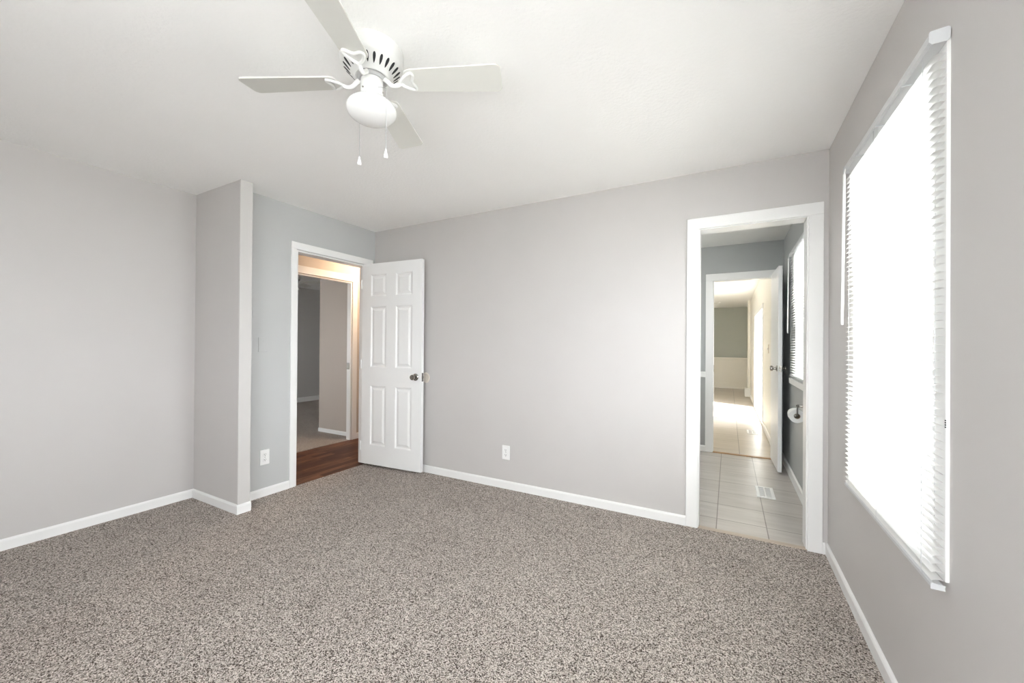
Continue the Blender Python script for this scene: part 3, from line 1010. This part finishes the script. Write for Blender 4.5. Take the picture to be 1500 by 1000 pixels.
    for side, away, ln in ((0.078, -0.062, 0.423), (-0.074, 0.066, 0.392)):
        q = cr_ * side + cf_ * away
        dn = q.normalized()
        bm = bmesh.new()
        st_ = dn * 0.042 + Vector((0, 0, -0.160))
        edge = dn * (q.length - 0.002) + Vector((0, 0, -0.188))
        path = [st_, dn * 0.06 + Vector((0, 0, -0.166)), edge, q + Vector((0, 0, -0.215)), q + Vector((0, 0, -ln))]
        tube(bm, path, 0.0009, 6)
        pc = link('pull_chain', bm, M['cord'], o, True); pc['label'] = 'thin metal pull chain'
        bm = bmesh.new()
        lathe(bm, [(0.0, 0.0), (0.0025, -0.001), (0.004, -0.010), (0.0075, -0.024), (0.0085, -0.031), (0.006, -0.036), (0.0, -0.037)], 16, Matrix.Translation(q + Vector((0, 0, -ln))))
        pt = link('pull_tip', bm, M['plastic'], pc, True); pt['label'] = 'white teardrop pull tip'
    return o


fan = make_fan()
fan.location = (-1.267, 1.126, H)
tag(fan, 'white four-blade hugger ceiling fan with a globe light over the bedroom carpet', 'ceiling fan', 'ceiling fans')
f2 = copy_tree(fan)
f2.location = (-6.55, 4.16, H)
f2.rotation_euler = (0, 0, R(4))
tag(f2, 'white ceiling fan in the dim second bedroom across the hall', 'ceiling fan', 'ceiling fans')
f3 = copy_tree(fan)
f3.location = (-0.68, 10.9, H)
f3.rotation_euler = (0, 0, R(-45))
tag(f3, 'pale ceiling fan in the bright room beyond the bathroom', 'ceiling fan', 'ceiling fans')


# ------------------------------------------------------------------ outlets, plates, vents
def make_outlet():
    """duplex outlet, plate in the xz plane facing -y, origin on the wall"""
    o = empty('wall_outlet', (0, 0, 0))
    bm = bmesh.new(); box(bm, (-0.037, -0.006, -0.060), (0.037, 0, 0.060), 0.0035)
    link('cover_plate', bm, M['plastic'], o)
    for z in (-0.021, 0.021):
        bm = bmesh.new(); box(bm, (-0.017, -0.0085, z - 0.0145), (0.017, -0.004, z + 0.0145), 0.003)
        f = link('socket', bm, M['plastic'], o)
        bm = bmesh.new()
        box(bm, (-0.0075, -0.0090, z - 0.002), (-0.0050, -0.0080, z + 0.008)); box(bm, (0.0050, -0.0090, z - 0.001), (0.0072, -0.0080, z + 0.007))
        box(bm, (-0.0025, -0.0090, z - 0.010), (0.0025, -0.0080, z - 0.005))
        s = link('slot', bm, M['dark'], f); s['label'] = 'dark plug slots'
    bm = bmesh.new(); lathe(bm, [(0, 0), (0.003, 0), (0.0025, 0.0015), (0, 0.002)], 12, Matrix.Translation((0, -0.006, 0)) @ Matrix.Rotation(PI / 2, 4, 'X'))
    link('screw', bm, M['nickel'], o, True)
    return o


o1 = make_outlet()
o1.location = (-1.667, YB, 0.306)
tag(o1, 'white wall outlet low on the back wall', 'outlet', 'wall outlets')
o2 = copy_tree(o1)
o2.location = (XH, 1.848, 0.312)
o2.rotation_euler = (0, 0, PI / 2)
tag(o2, 'white wall outlet between the partition and the hall doorway', 'outlet', 'wall outlets')
o3 = copy_tree(o1)
o3.location = (0.52, 11.62, 0.43)
tag(o3, 'small pale outlet on the narrow cream wall end beyond the bathroom', 'outlet', 'wall outlets')
bm = bmesh.new(); box(bm, (XH, 1.790, 1.155), (XH + 0.0065, 1.862, 1.270), 0.0025)
bp = link('wall_plate', bm, M['wall_cool'])
tag(bp, 'blank wall plate painted grey like the wall above the outlet', 'wall plate')
for z in (1.182, 1.243):
    bm = bmesh.new(); lathe(bm, [(0, 0), (0.003, 0), (0.0025, 0.001), (0, 0.0014)], 10, Matrix.Translation((XH + 0.0065, 1.826, z)) @ Matrix.Rotation(PI / 2, 4, 'Y'))
    link('screw', bm, M['wall_cool'], bp, True)
sp = empty('light_switch', (XD, 6.35, 1.20))
tag(sp, 'light switch on the cream wall before the sunny glass door', 'light switch')
bm = bmesh.new(); box(bm, (-0.006, -0.037, -0.06), (0, 0.037, 0.06), 0.003); link('cover_plate', bm, M['beigeplastic'], sp)
bm = bmesh.new(); box(bm, (-0.014, -0.005, -0.008), (-0.005, 0.005, 0.012), 0.001); link('toggle', bm, M['plastic'], sp)


def make_vent(w_, l_):
    o = empty('floor_vent', (0, 0, 0))
    bm = bmesh.new()
    f = 0.022
    for a, b, c, d in ((-w_, -w_ + f, -l_, l_), (w_ - f, w_, -l_, l_), (-w_ + f, w_ - f, -l_, -l_ + f), (-w_ + f, w_ - f, l_ - f, l_)):
        box(bm, (a, c, 0), (b, d, 0.006), 0.0015)
    link('frame', bm, M['plastic'], o)
    bm = bmesh.new(); box(bm, (-w_ + f, -l_ + f, 0.0), (w_ - f, l_ - f, 0.001)); p = link('duct', bm, M['dark'], o); p['label'] = 'dark sheet standing in for the shaded duct'
    bm = bmesh.new()
    n = int((2 * l_ - 2 * f) / 0.016)
    for i in range(n):
        y = -l_ + f + 0.008 + i * 0.016
        box(bm, (-w_ + f, y - 0.0033, 0.0012), (w_ - f, y + 0.0033, 0.004))
    box(bm, (-0.004, -l_ + f, 0.0012), (0.004, l_ - f, 0.0055))
    link('louvers', bm, M['plastic'], o)
    return o


v1 = make_vent(0.065, 0.145)
v1.location = (0.272, 3.965, -0.004)
tag(v1, 'white louvered floor vent in the grey bathroom tile', 'floor vent', 'floor vents')
v2 = copy_tree(v1)
v2.location = (0.300, 6.685, -0.004)
tag(v2, 'white floor vent in the beige tile beyond the bathroom', 'floor vent', 'floor vents')

# ------------------------------------------------------------------ toilet paper
tp = empty('toilet_paper_holder', (XW, 3.70, 0.775))
tag(tp, 'satin nickel toilet paper holder on the bathroom wall under the window', 'toilet paper holder')
bm = bmesh.new(); lathe(bm, [(0, 0), (0.027, 0), (0.026, 0.005), (0.016, 0.016), (0.010, 0.030), (0.009, 0.046), (0.012, 0.050), (0.012, 0.060), (0.008, 0.064), (0.0, 0.066)], 28, Matrix.Rotation(-PI / 2, 4, 'Y'))
link('post', bm, M['nickel'], tp, True)
bm = bmesh.new(); tube(bm, smooth_path([(-0.056, 0, 0.0), (-0.058, 0.001, -0.030), (-0.058, 0.003, -0.064), (-0.058, 0.018, -0.078), (-0.058, 0.120, -0.078)], 5), 0.0055, 10)
link('arm', bm, M['nickel'], tp, True)
bm = bmesh.new()
mt = Matrix.Rotation(-PI / 2, 4, 'X')
lathe(bm, [(0.021, 0.0), (0.051, 0.0), (0.0525, 0.003), (0.0525, 0.097), (0.051, 0.10), (0.021, 0.10), (0.021, 0.0)], 40, mt, caps=False)
rl = link('toilet_roll', bm, M['paper'], None, True)
rl.location = (XW - 0.058, 3.712, 0.695)
tag(rl, 'white toilet paper roll hanging on the nickel holder', 'toilet roll')
bm = bmesh.new(); lathe(bm, [(0.0175, 0.001), (0.0208, 0.001), (0.0208, 0.099), (0.0175, 0.099), (0.0175, 0.001)], 28, mt, caps=False)
p = link('core', bm, M['card'], rl, True); p['label'] = 'brown card core'

# ------------------------------------------------------------------ hall lamp and added bathroom fill light
bl_ = empty('ceiling_light', (-1.0, 4.1, 2.387))  # unseen lamp added to brighten the bathroom
tag(bl_, 'added unseen dome light brightening the bathroom', 'ceiling light')
bm = bmesh.new(); lathe(bm, [(0, 0), (0.15, 0), (0.152, -0.01), (0.145, -0.018), (0, -0.018)], 36); link('base', bm, M['enamel'], bl_, True)
bm = bmesh.new(); lathe(bm, [(0.135, -0.018), (0.132, -0.035), (0.115, -0.060), (0.08, -0.080), (0.04, -0.090), (0, -0.092)], 36); link('lamp_shade', bm, M['lit_fill'], bl_, True)
lampo = empty('ceiling_light', (-3.80, 3.62, H))
tag(lampo, 'warm dome ceiling light in the hall', 'ceiling light')
bm = bmesh.new(); lathe(bm, [(0, 0), (0.15, 0), (0.152, -0.01), (0.145, -0.018), (0, -0.018)], 36); link('base', bm, M['enamel'], lampo, True)
bm = bmesh.new(); lathe(bm, [(0.135, -0.018), (0.132, -0.035), (0.115, -0.060), (0.08, -0.080), (0.04, -0.090), (0, -0.092)], 36); link('lamp_shade', bm, M['lit'], lampo, True)
